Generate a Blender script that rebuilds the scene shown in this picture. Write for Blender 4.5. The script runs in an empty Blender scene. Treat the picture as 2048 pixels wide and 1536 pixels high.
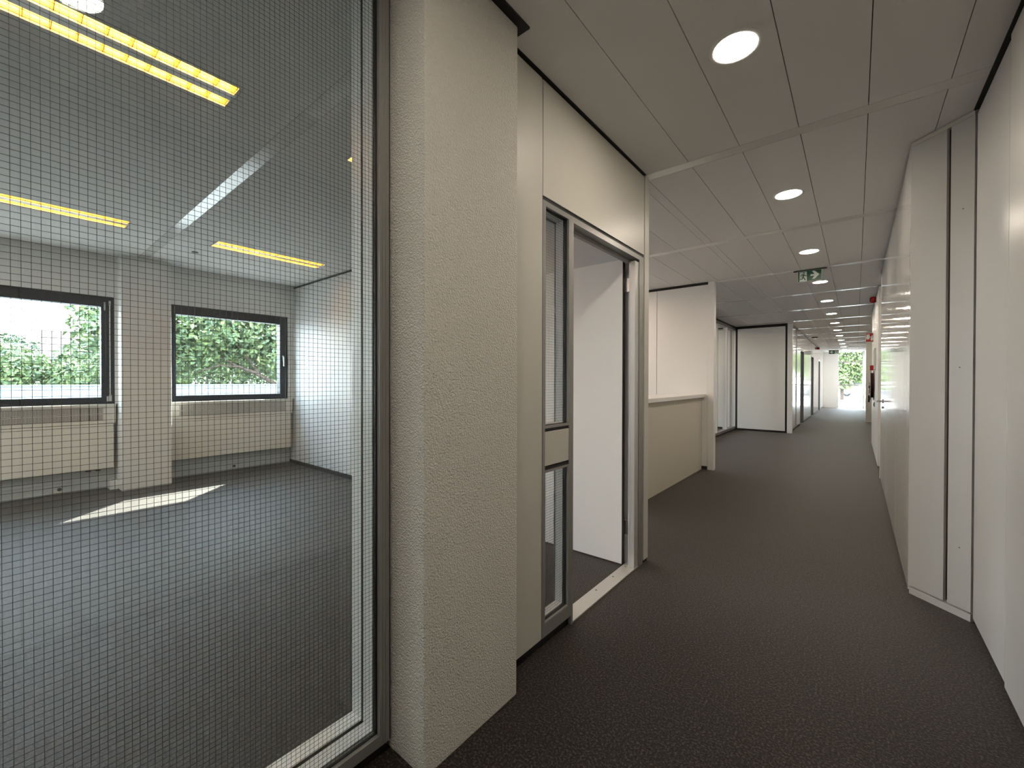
import bpy, bmesh, math, random
from mathutils import Vector, Matrix
random.seed(7)
S = bpy.context.scene
COL = S.collection

# ------------------------------------------------------------------ camera
F_PX = 840.0
yaw = math.atan2(688, F_PX); pitch = math.atan(6.2 / F_PX); roll = math.radians(0.10)
s_, c_ = math.sin(yaw), math.cos(yaw)
f0 = Vector((-s_, c_, 0)); r0 = Vector((c_, s_, 0)); u0 = Vector((0, 0, 1))
fw = f0 * math.cos(pitch) - u0 * math.sin(pitch)
up = u0 * math.cos(pitch) + f0 * math.sin(pitch)
rt, up = r0 * math.cos(roll) + up * math.sin(roll), up * math.cos(roll) - r0 * math.sin(roll)
cam_d = bpy.data.cameras.new('camera'); cam = bpy.data.objects.new('camera', cam_d); COL.objects.link(cam)
cam_d.sensor_width = 36; cam_d.lens = F_PX / 2048 * 36; cam_d.clip_start = 0.02; cam_d.clip_end = 400
m3 = Matrix((rt, up, -fw)).transposed()
cam.matrix_world = Matrix.Translation((0, 0, 1.225)) @ m3.to_4x4()
S.camera = cam

# ------------------------------------------------------------------ sky, sun, exposure
W = bpy.data.worlds.new('sky'); S.world = W; W.use_nodes = True
nt = W.node_tree; bg = nt.nodes['Background']
tc = nt.nodes.new('ShaderNodeTexCoord'); sx = nt.nodes.new('ShaderNodeSeparateXYZ'); rmp = nt.nodes.new('ShaderNodeValToRGB')
nt.links.new(tc.outputs['Generated'], sx.inputs[0]); nt.links.new(sx.outputs['Z'], rmp.inputs[0])
rmp.color_ramp.elements[0].position = 0.0; rmp.color_ramp.elements[0].color = (0.93, 0.97, 1.0, 1)
rmp.color_ramp.elements[1].position = 0.8; rmp.color_ramp.elements[1].color = (0.62, 0.78, 1.0, 1)
nt.links.new(rmp.outputs[0], bg.inputs[0]); bg.inputs[1].default_value = 13.0
sun_d = bpy.data.lights.new('sun', 'SUN'); sun = bpy.data.objects.new('sun', sun_d); COL.objects.link(sun)
sun_d.energy = 42.0; sun_d.angle = math.radians(0.5); sun_d.color = (1.0, 0.95, 0.86)
sun.rotation_euler = Vector((-1, 1, 1.442)).to_track_quat('Z', 'Y').to_euler()
sun.location = (-20, 20, 30)
S.view_settings.view_transform = 'Standard'; S.view_settings.look = 'None'
S.view_settings.gamma = 1.0; S.view_settings.use_curve_mapping = False
S.view_settings.exposure = 0.72
S.cycles.use_denoising = True
S.cycles.max_bounces = 7; S.cycles.diffuse_bounces = 4; S.cycles.glossy_bounces = 3; S.cycles.use_adaptive_sampling = False; S.cycles.caustics_reflective = False; S.cycles.caustics_refractive = False; S.cycles.blur_glossy = 0.5; S.cycles.transparent_max_bounces = 16
S.cycles.sample_clamp_indirect = 4.0

# lamp strengths, the last two for added fill lights
DOWN = 85.0
TUBE = 22.0
FILL_RECEPTION = 14.0
FILL_OFFICE = 30.0

# ------------------------------------------------------------------ materials
MATS = {}
def pmat(name, col, rough=0.5, metal=0.0, spec=0.5, noise=None, bump=None, coat=0.0, sheen=0.0):
    """noise=(scale, amount): value variation; bump=(scale, strength, distance[, (sx,sy,sz)])"""
    m = bpy.data.materials.new(name); m.use_nodes = True; t = m.node_tree; b = t.nodes['Principled BSDF']
    b.inputs['Base Color'].default_value = (*col, 1); b.inputs['Roughness'].default_value = rough
    b.inputs['Metallic'].default_value = metal; b.inputs['Specular IOR Level'].default_value = spec
    b.inputs['Coat Weight'].default_value = coat; b.inputs['Coat Roughness'].default_value = 0.05
    b.inputs['Sheen Weight'].default_value = sheen
    co = t.nodes.new('ShaderNodeNewGeometry')
    if noise:
        n = t.nodes.new('ShaderNodeTexNoise'); n.inputs['Scale'].default_value = noise[0]; n.inputs['Detail'].default_value = 3
        t.links.new(co.outputs['Position'], n.inputs['Vector'])
        r = t.nodes.new('ShaderNodeValToRGB'); a = noise[1]
        r.color_ramp.elements[0].position = 0.35; r.color_ramp.elements[1].position = 0.65
        r.color_ramp.elements[0].color = (*[max(0, c * (1 - a)) for c in col], 1)
        r.color_ramp.elements[1].color = (*[min(1, c * (1 + a)) for c in col], 1)
        t.links.new(n.outputs['Fac'], r.inputs[0]); t.links.new(r.outputs[0], b.inputs['Base Color'])
    if bump:
        n2 = t.nodes.new('ShaderNodeTexNoise'); n2.inputs['Scale'].default_value = bump[0]; n2.inputs['Detail'].default_value = 2
        if len(bump) > 3:
            mp = t.nodes.new('ShaderNodeMapping'); mp.inputs['Scale'].default_value = bump[3]
            t.links.new(co.outputs['Position'], mp.inputs[0]); t.links.new(mp.outputs[0], n2.inputs['Vector'])
        else:
            t.links.new(co.outputs['Position'], n2.inputs['Vector'])
        bp = t.nodes.new('ShaderNodeBump'); bp.inputs['Strength'].default_value = bump[1]; bp.inputs['Distance'].default_value = bump[2]
        t.links.new(n2.outputs['Fac'], bp.inputs['Height']); t.links.new(bp.outputs[0], b.inputs['Normal'])
    MATS[name] = m
    return m
def emat(name, col, strength):
    m = bpy.data.materials.new(name); m.use_nodes = True; t = m.node_tree; b = t.nodes['Principled BSDF']
    b.inputs['Base Color'].default_value = (*col, 1)
    b.inputs['Emission Color'].default_value = (*col, 1); b.inputs['Emission Strength'].default_value = strength
    MATS[name] = m; return m
def gmat(name, tint, rough=0.0, ior=1.45):
    m = bpy.data.materials.new(name); m.use_nodes = True; t = m.node_tree
    t.nodes.remove(t.nodes['Principled BSDF']); out = t.nodes['Material Output']
    tr = t.nodes.new('ShaderNodeBsdfTransparent'); tr.inputs[0].default_value = (*tint, 1)
    gl = t.nodes.new('ShaderNodeBsdfGlossy'); gl.inputs['Roughness'].default_value = rough
    fr = t.nodes.new('ShaderNodeFresnel')                      # same reflectance on both faces of the pane
    ge = t.nodes.new('ShaderNodeNewGeometry'); mi = t.nodes.new('ShaderNodeMix'); mi.inputs[2].default_value = ior; mi.inputs[3].default_value = 1 / ior
    t.links.new(ge.outputs['Backfacing'], mi.inputs[0]); t.links.new(mi.outputs[0], fr.inputs[0])
    mx = t.nodes.new('ShaderNodeMixShader')
    t.links.new(fr.outputs[0], mx.inputs[0]); t.links.new(tr.outputs[0], mx.inputs[1]); t.links.new(gl.outputs[0], mx.inputs[2])
    t.links.new(mx.outputs[0], out.inputs[0]); MATS[name] = m; return m

def carpet_mat():
    m = bpy.data.materials.new('carpet'); m.use_nodes = True; t = m.node_tree; b = t.nodes['Principled BSDF']
    co = t.nodes.new('ShaderNodeNewGeometry')
    n = t.nodes.new('ShaderNodeTexNoise'); n.inputs['Scale'].default_value = 125; n.inputs['Detail'].default_value = 4; n.inputs['Roughness'].default_value = 0.7
    t.links.new(co.outputs['Position'], n.inputs['Vector'])
    r = t.nodes.new('ShaderNodeValToRGB'); e = r.color_ramp.elements
    e[0].position = 0.36; e[0].color = (0.0022, 0.0017, 0.0014, 1)
    e[1].position = 0.66; e[1].color = (0.115, 0.092, 0.077, 1)
    k = e.new(0.5); k.color = (0.0125, 0.0098, 0.0080, 1)
    t.links.new(n.outputs['Fac'], r.inputs[0]); t.links.new(r.outputs[0], b.inputs['Base Color'])
    b.inputs['Roughness'].default_value = 0.55; b.inputs["Specular IOR Level"].default_value = 0.24
    b.inputs['Sheen Weight'].default_value = 0.14; b.inputs['Sheen Tint'].default_value = (1.0, 0.93, 0.86, 1); b.inputs['Sheen Roughness'].default_value = 0.4
    bp = t.nodes.new('ShaderNodeBump'); bp.inputs['Strength'].default_value = 0.6; bp.inputs['Distance'].default_value = 0.004
    t.links.new(n.outputs['Fac'], bp.inputs['Height']); t.links.new(bp.outputs[0], b.inputs['Normal'])
    return m

CARPET = carpet_mat()
STUCCO = pmat('stucco', (0.73, 0.71, 0.645), 0.85, bump=(170, 1.0, 0.009))
RIGHTP = pmat('corridor_panel', (0.56, 0.55, 0.53), 0.33, bump=(300, 0.05, 0.001))
PANEL = pmat('partition_panel', (0.61, 0.59, 0.53), 0.38, bump=(300, 0.05, 0.001))
WHITE = pmat('white_wall', (0.84, 0.83, 0.81), 0.5, bump=(260, 0.06, 0.001))
ENDW = pmat('end_wall_paint', (0.62, 0.63, 0.64), 0.5, bump=(260, 0.06, 0.001))
GLOSSY = pmat('gloss_laminate', (0.72, 0.70, 0.67), 0.07, spec=0.6, bump=(2.2, 0.05, 0.02, (1, 1, 0.12)))
LAMIN = pmat('satin_laminate', (0.82, 0.81, 0.79), 0.33, bump=(300, 0.05, 0.001))
CREAM = pmat('cream_laminate', (0.60, 0.56, 0.46), 0.45)
TILE = pmat('ceiling_tile', (0.72, 0.71, 0.70), 0.9, noise=(420, 0.05), bump=(500, 0.25, 0.001))
STRIP = pmat('ceiling_strip', (0.74, 0.73, 0.71), 0.16, spec=0.8)
VOID = pmat('ceiling_void', (0.02, 0.02, 0.02), 0.9)
ALU = pmat('grey_aluminium', (0.30, 0.295, 0.28), 0.38, metal=0.35)
ALUL = pmat('light_aluminium', (0.62, 0.61, 0.59), 0.32, metal=0.4)
WFRAME = pmat('white_frame', (0.78, 0.79, 0.79), 0.4)
BLACK = pmat('black_gasket', (0.008, 0.007, 0.007), 0.6)
NAVY = pmat('dark_window_frame', (0.010, 0.014, 0.022), 0.4, spec=0.3)
STEEL = pmat('steel', (0.62, 0.62, 0.62), 0.25, metal=1.0)
WIRE = pmat('wire', (0.04, 0.043, 0.047), 0.5, metal=0.3)
CONV = pmat('convector_paint', (0.80, 0.765, 0.70), 0.45)
SLOT = pmat('slot_dark', (0.10, 0.095, 0.09), 0.8)
PLAST = pmat('white_plastic', (0.8, 0.8, 0.78), 0.35)
GOLD = pmat('gold_reflector', (0.92, 0.60, 0.16), 0.35, metal=0.3)
RED = pmat('red_enamel', (0.42, 0.008, 0.012), 0.3)
DRED = pmat('dark_red_enamel', (0.12, 0.006, 0.008), 0.35)
GREEN = pmat('sign_green', (0.004, 0.085, 0.045), 0.35)
SIGNW = pmat('sign_white', (0.75, 0.85, 0.78), 0.4)
DOOREDGE = pmat('door_edge_brown', (0.028, 0.016, 0.011), 0.5)
DARKLEAF = pmat('grey_door_jamb', (0.17, 0.175, 0.18), 0.5)
GLASS = gmat('clear_glass', (0.97, 0.985, 0.98))
WGLASS = gmat('wired_glass', (0.95, 0.97, 0.97))
LAMP = emat('downlight_glow', (1.0, 0.88, 0.73), DOWN)
TUBEM = emat('tube_glow', (1.0, 0.74, 0.34), TUBE)
FILLO = emat('office_fill_glow', (1.0, 0.97, 0.93), FILL_OFFICE)
FILLR = emat('reception_fill_glow', (1.0, 0.79, 0.62), FILL_RECEPTION)
PAVE = pmat('pale_paving', (0.154, 0.154, 0.15), 0.9, noise=(0.8, 0.12))
RENDER = pmat('white_render', (0.21, 0.238, 0.252), 0.9)
BRICK = pmat('brown_brick', (0.10, 0.06, 0.055), 0.9, noise=(12, 0.2))
ROOFT = pmat('roof_tile', (0.085, 0.06, 0.06), 0.8, noise=(9, 0.2))
BARK = pmat('bark', (0.075, 0.055, 0.042), 0.9, noise=(14, 0.3), bump=(25, 0.5, 0.02))
LEAFS = [pmat('leaf_a', (0.115, 0.17, 0.068), 0.55, noise=(1.3, 0.45)), pmat('leaf_b', (0.075, 0.122, 0.06), 0.55, noise=(1.3, 0.4)), pmat('leaf_c', (0.15, 0.20, 0.07), 0.55, noise=(1.1, 0.4))]
CARW = pmat('car_white', (0.30, 0.31, 0.33), 0.25, coat=0.5)
CARG = pmat('car_silver', (0.12, 0.125, 0.13), 0.3)
TYRE = pmat('tyre', (0.02, 0.02, 0.02), 0.8)
CARGL = pmat('car_glass', (0.05, 0.06, 0.07), 0.1)

# ------------------------------------------------------------------ builders
def cube_into(bm, x0, x1, y0, y1, z0, z1):
    v = [bm.verts.new(p) for p in ((x0, y0, z0), (x1, y0, z0), (x1, y1, z0), (x0, y1, z0), (x0, y0, z1), (x1, y0, z1), (x1, y1, z1), (x0, y1, z1))]
    for q in ((0, 3, 2, 1), (4, 5, 6, 7), (0, 1, 5, 4), (1, 2, 6, 5), (2, 3, 7, 6), (3, 0, 4, 7)):
        bm.faces.new([v[i] for i in q])
def finish(name, bm, mat, parent=None, smooth=False, bevel=0.0):
    if bevel > 0:
        bmesh.ops.bevel(bm, geom=list(bm.edges), offset=bevel, segments=2, affect='EDGES', profile=0.5)
    bmesh.ops.recalc_face_normals(bm, faces=list(bm.faces))
    me = bpy.data.meshes.new(name); 
    if parent is not None:
        bmesh.ops.translate(bm, verts=list(bm.verts), vec=-wloc(parent))
    bm.to_mesh(me); bm.free()
    if smooth:
        for p in me.polygons: p.use_smooth = True
    for m in (mat if isinstance(mat, (list, tuple)) else [mat]): me.materials.append(m)
    o = bpy.data.objects.new(name, me); COL.objects.link(o)
    if parent is not None: o.parent = parent
    return o
def wloc(o):
    v = Vector((0, 0, 0))
    while o is not None:
        v += o.location; o = o.parent
    return v
def tag(o, label=None, cat=None, group=None, kind=None):
    if label: o['label'] = label
    if cat: o['category'] = cat
    if group: o['group'] = group
    if kind: o['kind'] = kind
    return o
def root(name, loc, label, cat, group=None, kind=None):
    o = bpy.data.objects.new(name, None); COL.objects.link(o); o.location = loc; o.empty_display_size = 0.1
    return tag(o, label, cat, group, kind)
def B(name, b, mat, parent=None, bevel=0.0):
    bm = bmesh.new(); cube_into(bm, *b); return finish(name, bm, mat, parent, bevel=bevel)
def BB(name, bs, mat, parent=None):
    bm = bmesh.new()
    for b in bs: cube_into(bm, *b)
    return finish(name, bm, mat, parent)
def frame_yz(name, x0, x1, y0, y1, z0, z1, w, mat, parent, wt=None, wb=None):
    """rectangular frame in a YZ plane as one continuous mesh"""
    wt = w if wt is None else wt; wb = w if wb is None else wb
    bm = bmesh.new()
    o_ = [(y0, z0), (y1, z0), (y1, z1), (y0, z1)]; i_ = [(y0 + w, z0 + wb), (y1 - w, z0 + wb), (y1 - w, z1 - wt), (y0 + w, z1 - wt)]
    V = [[bm.verts.new((x, y, z)) for (y, z) in ring] for x in (x0, x1) for ring in (o_, i_)]
    for k in range(4):
        n = (k + 1) % 4
        bm.faces.new((V[0][k], V[0][n], V[1][n], V[1][k])); bm.faces.new((V[2][k], V[2][n], V[3][n], V[3][k]))
        bm.faces.new((V[0][k], V[0][n], V[2][n], V[2][k])); bm.faces.new((V[1][k], V[1][n], V[3][n], V[3][k]))
    return finish(name, bm, mat, parent)
def frame_xz(name, y0, y1, x0, x1, z0, z1, w, mat, parent):
    bm = bmesh.new()
    o_ = [(x0, z0), (x1, z0), (x1, z1), (x0, z1)]; i_ = [(x0 + w, z0 + w), (x1 - w, z0 + w), (x1 - w, z1 - w), (x0 + w, z1 - w)]
    V = [[bm.verts.new((x, y, z)) for (x, z) in ring] for y in (y0, y1) for ring in (o_, i_)]
    for k in range(4):
        n = (k + 1) % 4
        bm.faces.new((V[0][k], V[0][n], V[1][n], V[1][k])); bm.faces.new((V[2][k], V[2][n], V[3][n], V[3][k]))
        bm.faces.new((V[0][k], V[0][n], V[2][n], V[2][k])); bm.faces.new((V[1][k], V[1][n], V[3][n], V[3][k]))
    return finish(name, bm, mat, parent)
def cyl_into(bm, c, axis, r, h, n=24, r2=None):
    """cylinder from point c along axis for length h"""
    a = Vector(axis).normalized(); q = a.to_track_quat('Z', 'Y').to_matrix().to_4x4()
    bmesh.ops.create_cone(bm, cap_ends=True, segments=n, radius1=r, radius2=r if r2 is None else r2, depth=h,
                          matrix=Matrix.Translation(Vector(c) + a * h / 2) @ q)
def CY(name, c, axis, r, h, mat, parent=None, n=24, r2=None, smooth=False):
    bm = bmesh.new(); cyl_into(bm, c, axis, r, h, n, r2); return finish(name, bm, mat, parent, smooth)
def prism(name, pts, z0, z1, mat, parent=None):
    bm = bmesh.new()
    lo = [bm.verts.new((x, y, z0)) for x, y in pts]; hi = [bm.verts.new((x, y, z1)) for x, y in pts]
    bm.faces.new(lo[::-1]); bm.faces.new(hi); n = len(pts)
    for k in range(n): bm.faces.new((lo[k], lo[(k + 1) % n], hi[(k + 1) % n], hi[k]))
    return finish(name, bm, mat, parent)
def plate_xz(name, polys, y0, y1, mat, parent):
    """flat shapes standing in an XZ plane, extruded from y0 to y1; polys in (x,z)"""
    bm = bmesh.new()
    for pts in polys:
        a = [bm.verts.new((x, y0, z)) for x, z in pts]; b = [bm.verts.new((x, y1, z)) for x, z in pts]
        bm.faces.new(a); bm.faces.new(b[::-1]); n = len(pts)
        for k in range(n): bm.faces.new((a[k], a[(k + 1) % n], b[(k + 1) % n], b[k]))
    return finish(name, bm, mat, parent)
def share(src, parent, loc):
    o = src.copy(); COL.objects.link(o); o.parent = parent; o.location = loc; return o
ORD = ['first', 'second', 'third', 'fourth', 'fifth', 'sixth', 'seventh', 'eighth', 'ninth', 'tenth', 'eleventh', 'twelfth', 'thirteenth', 'fourteenth']

H = 2.6; MOD = 1.7547; STR0 = 2.788; SW = 0.0425      # ceiling height, grid module, first strip, half strip width
YE = 24.6                                             # end of the corridor
XF = -6.45                                            # inner face of the window wall

# ================================================================== floor and ceiling
fl = B('floor', (-6.75, 3.2, -3.4, YE + 0.2, -0.2, 0.0), CARPET)
tag(fl, 'dark speckled brown carpet running through office and corridor', 'floor', kind='structure')
gr = B('ground', (-90, 60, -60, 130, -0.5, -0.21), PAVE); tag(gr, 'pale sunlit paving outside the building', 'ground', kind='structure')

ce = B('ceiling', (-6.75, 3.2, -3.4, YE + 0.2, 2.76, 2.9), VOID)
tag(ce, 'suspended ceiling of pale mineral panels between slim white strips', 'ceiling', kind='structure')
PC = {}
def cpanel(x0, x1, y0, y1, mat=TILE, g=0.0015, name='ceiling_panel'):
    key = (round(x1 - x0, 4), round(y1 - y0, 4), mat.name, g, name)
    if key not in PC:
        w, l = (x1 - x0) / 2 - g, (y1 - y0) / 2 - g
        o = B(name, (-w, w, -l, l, 0, 0.014), mat, None); o.parent = ce; o.location = ((x0 + x1) / 2, (y0 + y1) / 2, H); PC[key] = o
        return o
    return share(PC[key], ce, ((x0 + x1) / 2, (y0 + y1) / 2, H))
SX = [-1.109 + 0.2872 * k for k in range(6)]
strips = [STR0 + MOD * k for k in range(-3, 13)]
for ys in strips:
    if ys < YE: cpanel(-6.45, 3.0, ys - SW, ys + SW, STRIP, 0.0008, 'ceiling_strip')
for a, b in zip(strips, strips[1:] + [YE + 0.3]):
    y0, y1 = a + SW, min(b - SW, YE)
    if y1 - y0 < 0.1: continue
    for k in range(5): cpanel(SX[k], SX[k + 1], y0, y1, g=0.0018)
    cpanel(SX[5], 3.0, y0, y1)
    if y0 > 2.8:
        cpanel(-1.18, -1.109, y0, y1, TILE, 0.0015, 'ceiling_strip')
        n = 5 if y0 < 11 else 0
        for k in range(n): cpanel(-1.18 - 0.2872 * (k + 1), -1.18 - 0.2872 * k, y0, y1, g=0.0018)
        if y0 > 11: cpanel(-6.45, -1.18 - 0.2872 * n, y0, y1)
        else:                                                       # reception bays with slots for the added fill lights
            cpanel(-2.96, -1.18 - 0.2872 * n, y0, y1); cpanel(-4.87, -3.2, y0, y1); cpanel(-6.45, -5.13, y0, y1)
            for (x0, x1) in ((-3.2, -2.96), (-5.13, -4.87)):
                cpanel(x0, x1, y0, y0 + 0.29); cpanel(x0, x1, y1 - 0.29, y1)
                if y0 > 6.2 and x0 < -4: cpanel(x0, x1, y0 + 0.29, y1 - 0.29)
# office bays with slots for the light fittings and added fill lights
LX = [(-2.477, -2.24), (-5.13, -4.87)]
LY = {0: (-2.15, -1.02), 1: (-0.395, 0.737), 2: (1.368, 2.473)}
for i in (0, 1, 2):
    y0, y1 = strips[i] + SW, strips[i + 1] - SW
    cpanel(-2.24, -1.109, y0, y1); cpanel(-4.87, -2.477, y0, y1, g=0.002); cpanel(-6.45, -5.13, y0, y1, g=0.002)
    for (x0, x1) in LX:
        if i in LY:
            a, b = LY[i]; cpanel(x0, x1, y0, a, g=0.002); cpanel(x0, x1, b, y1, g=0.002)
        else: cpanel(x0, x1, y0, y1)

# ================================================================== window wall
bays = [k for k in range(-1, 6)]
wins = []
for k in bays:
    wins += [(1.27 + 3.51 * k, 2.69 + 3.51 * k), (2.92 + 3.51 * k, 4.335 + 3.51 * k)]
wins = [w for w in wins if w[0] > -2.6 and w[1] < YE]
WZ0, WZ1 = 0.96, 2.155
wf = root('wall_facade_upper', (-6.6, 0, 1), 'painted wall band above the office windows and the piers between them', 'wall', kind='structure')
wfl = root('wall_facade_lower', (-6.7, 0, 0), 'painted wall below the office windows behind the convectors', 'wall', kind='structure')
B('upper_band', (-6.75, XF, -2.6, YE, WZ1, 2.76), WHITE, wf)
B('lower_band', (-6.75, -6.605, -2.6, YE, -0.2, WZ0), WHITE, wfl)
edges = [-2.6] + [v for w in wins for v in w] + [YE]
for a, b in zip(edges[0::2], edges[1::2]):
    if b - a > 0.02: B('pier', (-6.75, XF, a, b, WZ0, WZ1), WHITE, wf)
def facade_window(n, y0, y1, label, full):
    r = root('window_%d' % n, (-6.55, (y0 + y1) / 2, WZ0), label, 'window', kind='structure')
    frame_yz('outer_frame', -6.56, -6.48, y0, y1, WZ0, WZ1, 0.048, NAVY, r)
    sf = frame_yz('sash_frame', -6.575, -6.468, y0 + 0.04, y1 - 0.04, WZ0 + 0.03, WZ1 - 0.04, 0.068, NAVY, r, wt=0.075, wb=0.045)
    B('pane', (-6.528, -6.520, y0 + 0.10, y1 - 0.10, WZ0 + 0.06, WZ1 - 0.10), GLASS, r)
    if full:
        h = B('handle_plate', (-6.468, -6.458, y1 - 0.082, y1 - 0.056, 1.50, 1.585), STEEL, sf)
        B('handle_lever', (-6.458, -6.428, y1 - 0.076, y1 - 0.060, 1.43, 1.565), STEEL, sf, bevel=0.004)
    return r
for i, (a, b) in enumerate(wins):
    seen = abs(a - 1.27) < .01
    lab = ('dark framed window beside the white end wall, filled with tree leaves' if seen else
           'dark framed window with bright sky, beside the steel stay rod' if abs(b - .825) < .01 else
           'dark framed outer window, %s along the building from the office corner' % ORD[min(13, i)])
    r = facade_window(i + 1, a, b, lab, seen)
    if abs(b - .825) < .01:
        CY('stay_rod', (-6.462, b - 0.038, 1.02), (0, 0, 1), 0.006, 1.06, ALUL, r, 10)
        B('stay_bracket', (-6.468, -6.452, b - 0.048, b - 0.026, 0.99, 1.06), ALUL, r)
        B('stay_bracket', (-6.468, -6.452, b - 0.046, b - 0.030, 2.06, 2.11), ALUL, r)
        B('hinge', (-6.468, -6.455, b - 0.085, b - 0.072, 2.00, 2.09), ALUL, r)
        B('hinge', (-6.468, -6.455, b - 0.066, b - 0.052, 0.985, 1.045), ALUL, r)
# columns on the facade
for k in (0, 1, 2):
    yc = 1.065 + 3.51 * k
    o = B('column', (-6.60, -6.22, yc - 0.22, yc + 0.22, 0, 2.6), WHITE, bevel=0.012)
    tag(o, ['white square column between the two office windows', 'white column on the window wall behind the reception counter', 'white column on the window wall of the glazed room'][k], 'column', kind='structure')

# convector cabinets
def convector(y0, y1, label):
    r = root('convector_cabinet', (-6.5, (y0 + y1) / 2, 0.25), label, 'radiator', 'convector cabinets under the office windows')
    B('top_board', (-6.60, -6.41, y0, y1, 0.935, 0.96), CONV, r, bevel=0.004)
    up_ = B('upper_casing', (-6.60, -6.42, y0 + 0.004, y1 - 0.004, 0.748, 0.934), CONV, r)
    lo_ = B('front_panel', (-6.60, -6.424, y0 + 0.004, y1 - 0.02, 0.25, 0.742), CONV, r, bevel=0.003)
    g0, g1 = y0 + 0.11, y1 - 0.105
    for z0, z1 in ((0.782, 0.846), (0.858, 0.922)):
        g = B('grille_opening', (-6.4215, -6.4185, g0, g1, z0, z1), SLOT, up_)
        bm = bmesh.new(); n = int((g1 - g0) / 0.0095)
        for q in range(n):
            y = g0 + (q + 0.5) * (g1 - g0) / n
            cube_into(bm, -6.4186, -6.4150, y - 0.0021, y + 0.0021, z0, z1)
        gg = finish('grille', bm, CONV, up_); gg['kind'] = 'stuff'
convector(1.29, 2.74, 'cream convector cabinet under the window beside the white end wall')
convector(-0.61, 0.83, 'cream convector cabinet under the bright sky window')
convector(-2.26, -0.78, 'cream convector cabinet under the office window next to the rear wall')
for y0, y1, l in ((1.29, 2.745, 'white cable trunking along the floor beside the end wall'), (-2.4, 0.79, 'white cable trunking along the floor under the sky window')):
    t = root('cable_trunking', (-6.58, (y0 + y1) / 2, 0), l, 'trunking')
    B('channel', (-6.60, -6.565, y0, y1, 0.01, 0.115), PLAST, t)
    B('lid', (-6.565, -6.558, y0, y1, 0.022, 0.10), PLAST, t)
for y, l in ((2.02, 'small socket outlet on the trunking beside the end wall'), (0.40, 'yellowed socket outlet on the trunking under the sky window')):
    t = root('socket_outlet', (-6.55, y, 0.03), l, 'socket')
    B('box', (-6.558, -6.535, y - 0.04, y + 0.04, 0.028, 0.095), PLAST, t, bevel=0.004); CY('socket_hole', (-6.536, y, 0.062), (1, 0, 0), 0.018, 0.003, SLOT, t, 16)
v = root('radiator_valve', (-6.57, 0.66, 0.19), 'round white valve knob below the convector by the column', 'valve')
CY('knob', (-6.60, 0.66, 0.20), (1, 0, 0), 0.022, 0.06, PLAST, v, 16, smooth=False); B('stem', (-6.60, -6.585, 0.60, 0.72, 0.205, 0.215), SLOT, v)
o = B('floor_box', (-6.59, -6.42, 0.775, 0.845, 0.0, 0.10), PLAST, bevel=0.006); tag(o, 'white box standing on the floor at the column foot', 'box')

# ================================================================== office end wall and rear wall
we = root('wall_office_end', (-3.8, 2.78, 0), 'smooth white end wall of the office beside the windows', 'wall', kind='structure')
for x0, x1 in ((-6.60, -5.63), (-5.63, -4.43), (-4.43, -3.23), (-3.23, -2.03), (-2.03, -1.20)):
    B('wall_panel', (x0 + 0.0012, x1 - 0.0012, 2.762, 2.81, 0.05, 2.572), ENDW, we)
B('core', (-6.60, -1.20, 2.770, 2.802, 0.0, 2.6), BLACK, we)
o = B('baseboard_office', (-6.42, -1.35, 2.752, 2.7615, 0.0, 0.052), BLACK); tag(o, 'black skirting along the white office end wall', 'skirting', kind='structure')
o = B('wall_office_rear', (-6.6, -1.1, -2.62, -2.5, 0, 2.6), WHITE); tag(o, 'plain white wall closing the office at its other end', 'wall', kind='structure')

# ================================================================== wired glass screens
def wires(name, x, y0, y1, z0, z1, parent, p=0.01265, w=0.00038):
    bm = bmesh.new()
    def bar(a):
        x0, x1, ya, yb, za, zb = a
        v = [bm.verts.new(q) for q in ((x0, ya, za), (x1, ya, za), (x1, yb, za), (x0, yb, za), (x0, ya, zb), (x1, ya, zb), (x1, yb, zb), (x0, yb, zb))]
        long_z = (zb - za) > (yb - ya)
        fs = ((0, 1, 5, 4), (1, 2, 6, 5), (2, 3, 7, 6), (3, 0, 4, 7)) if long_z else ((0, 3, 2, 1), (4, 5, 6, 7), (1, 2, 6, 5), (3, 0, 4, 7))
        for f in fs: bm.faces.new([v[i] for i in f])
    n = int((y1 - y0) / p)
    for k in range(1, n + 1): bar((x - w, x + w, y1 - k * p - w + 0.004, y1 - k * p + w + 0.004, z0, z1))
    n = int((z1 - z0) / p)
    for k in range(1, n + 1): bar((x - w, x + w, y0, y1, z0 + k * p - w, z0 + k * p + w))
    o = finish(name, bm, WIRE, parent); o['kind'] = 'stuff'; return o
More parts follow.
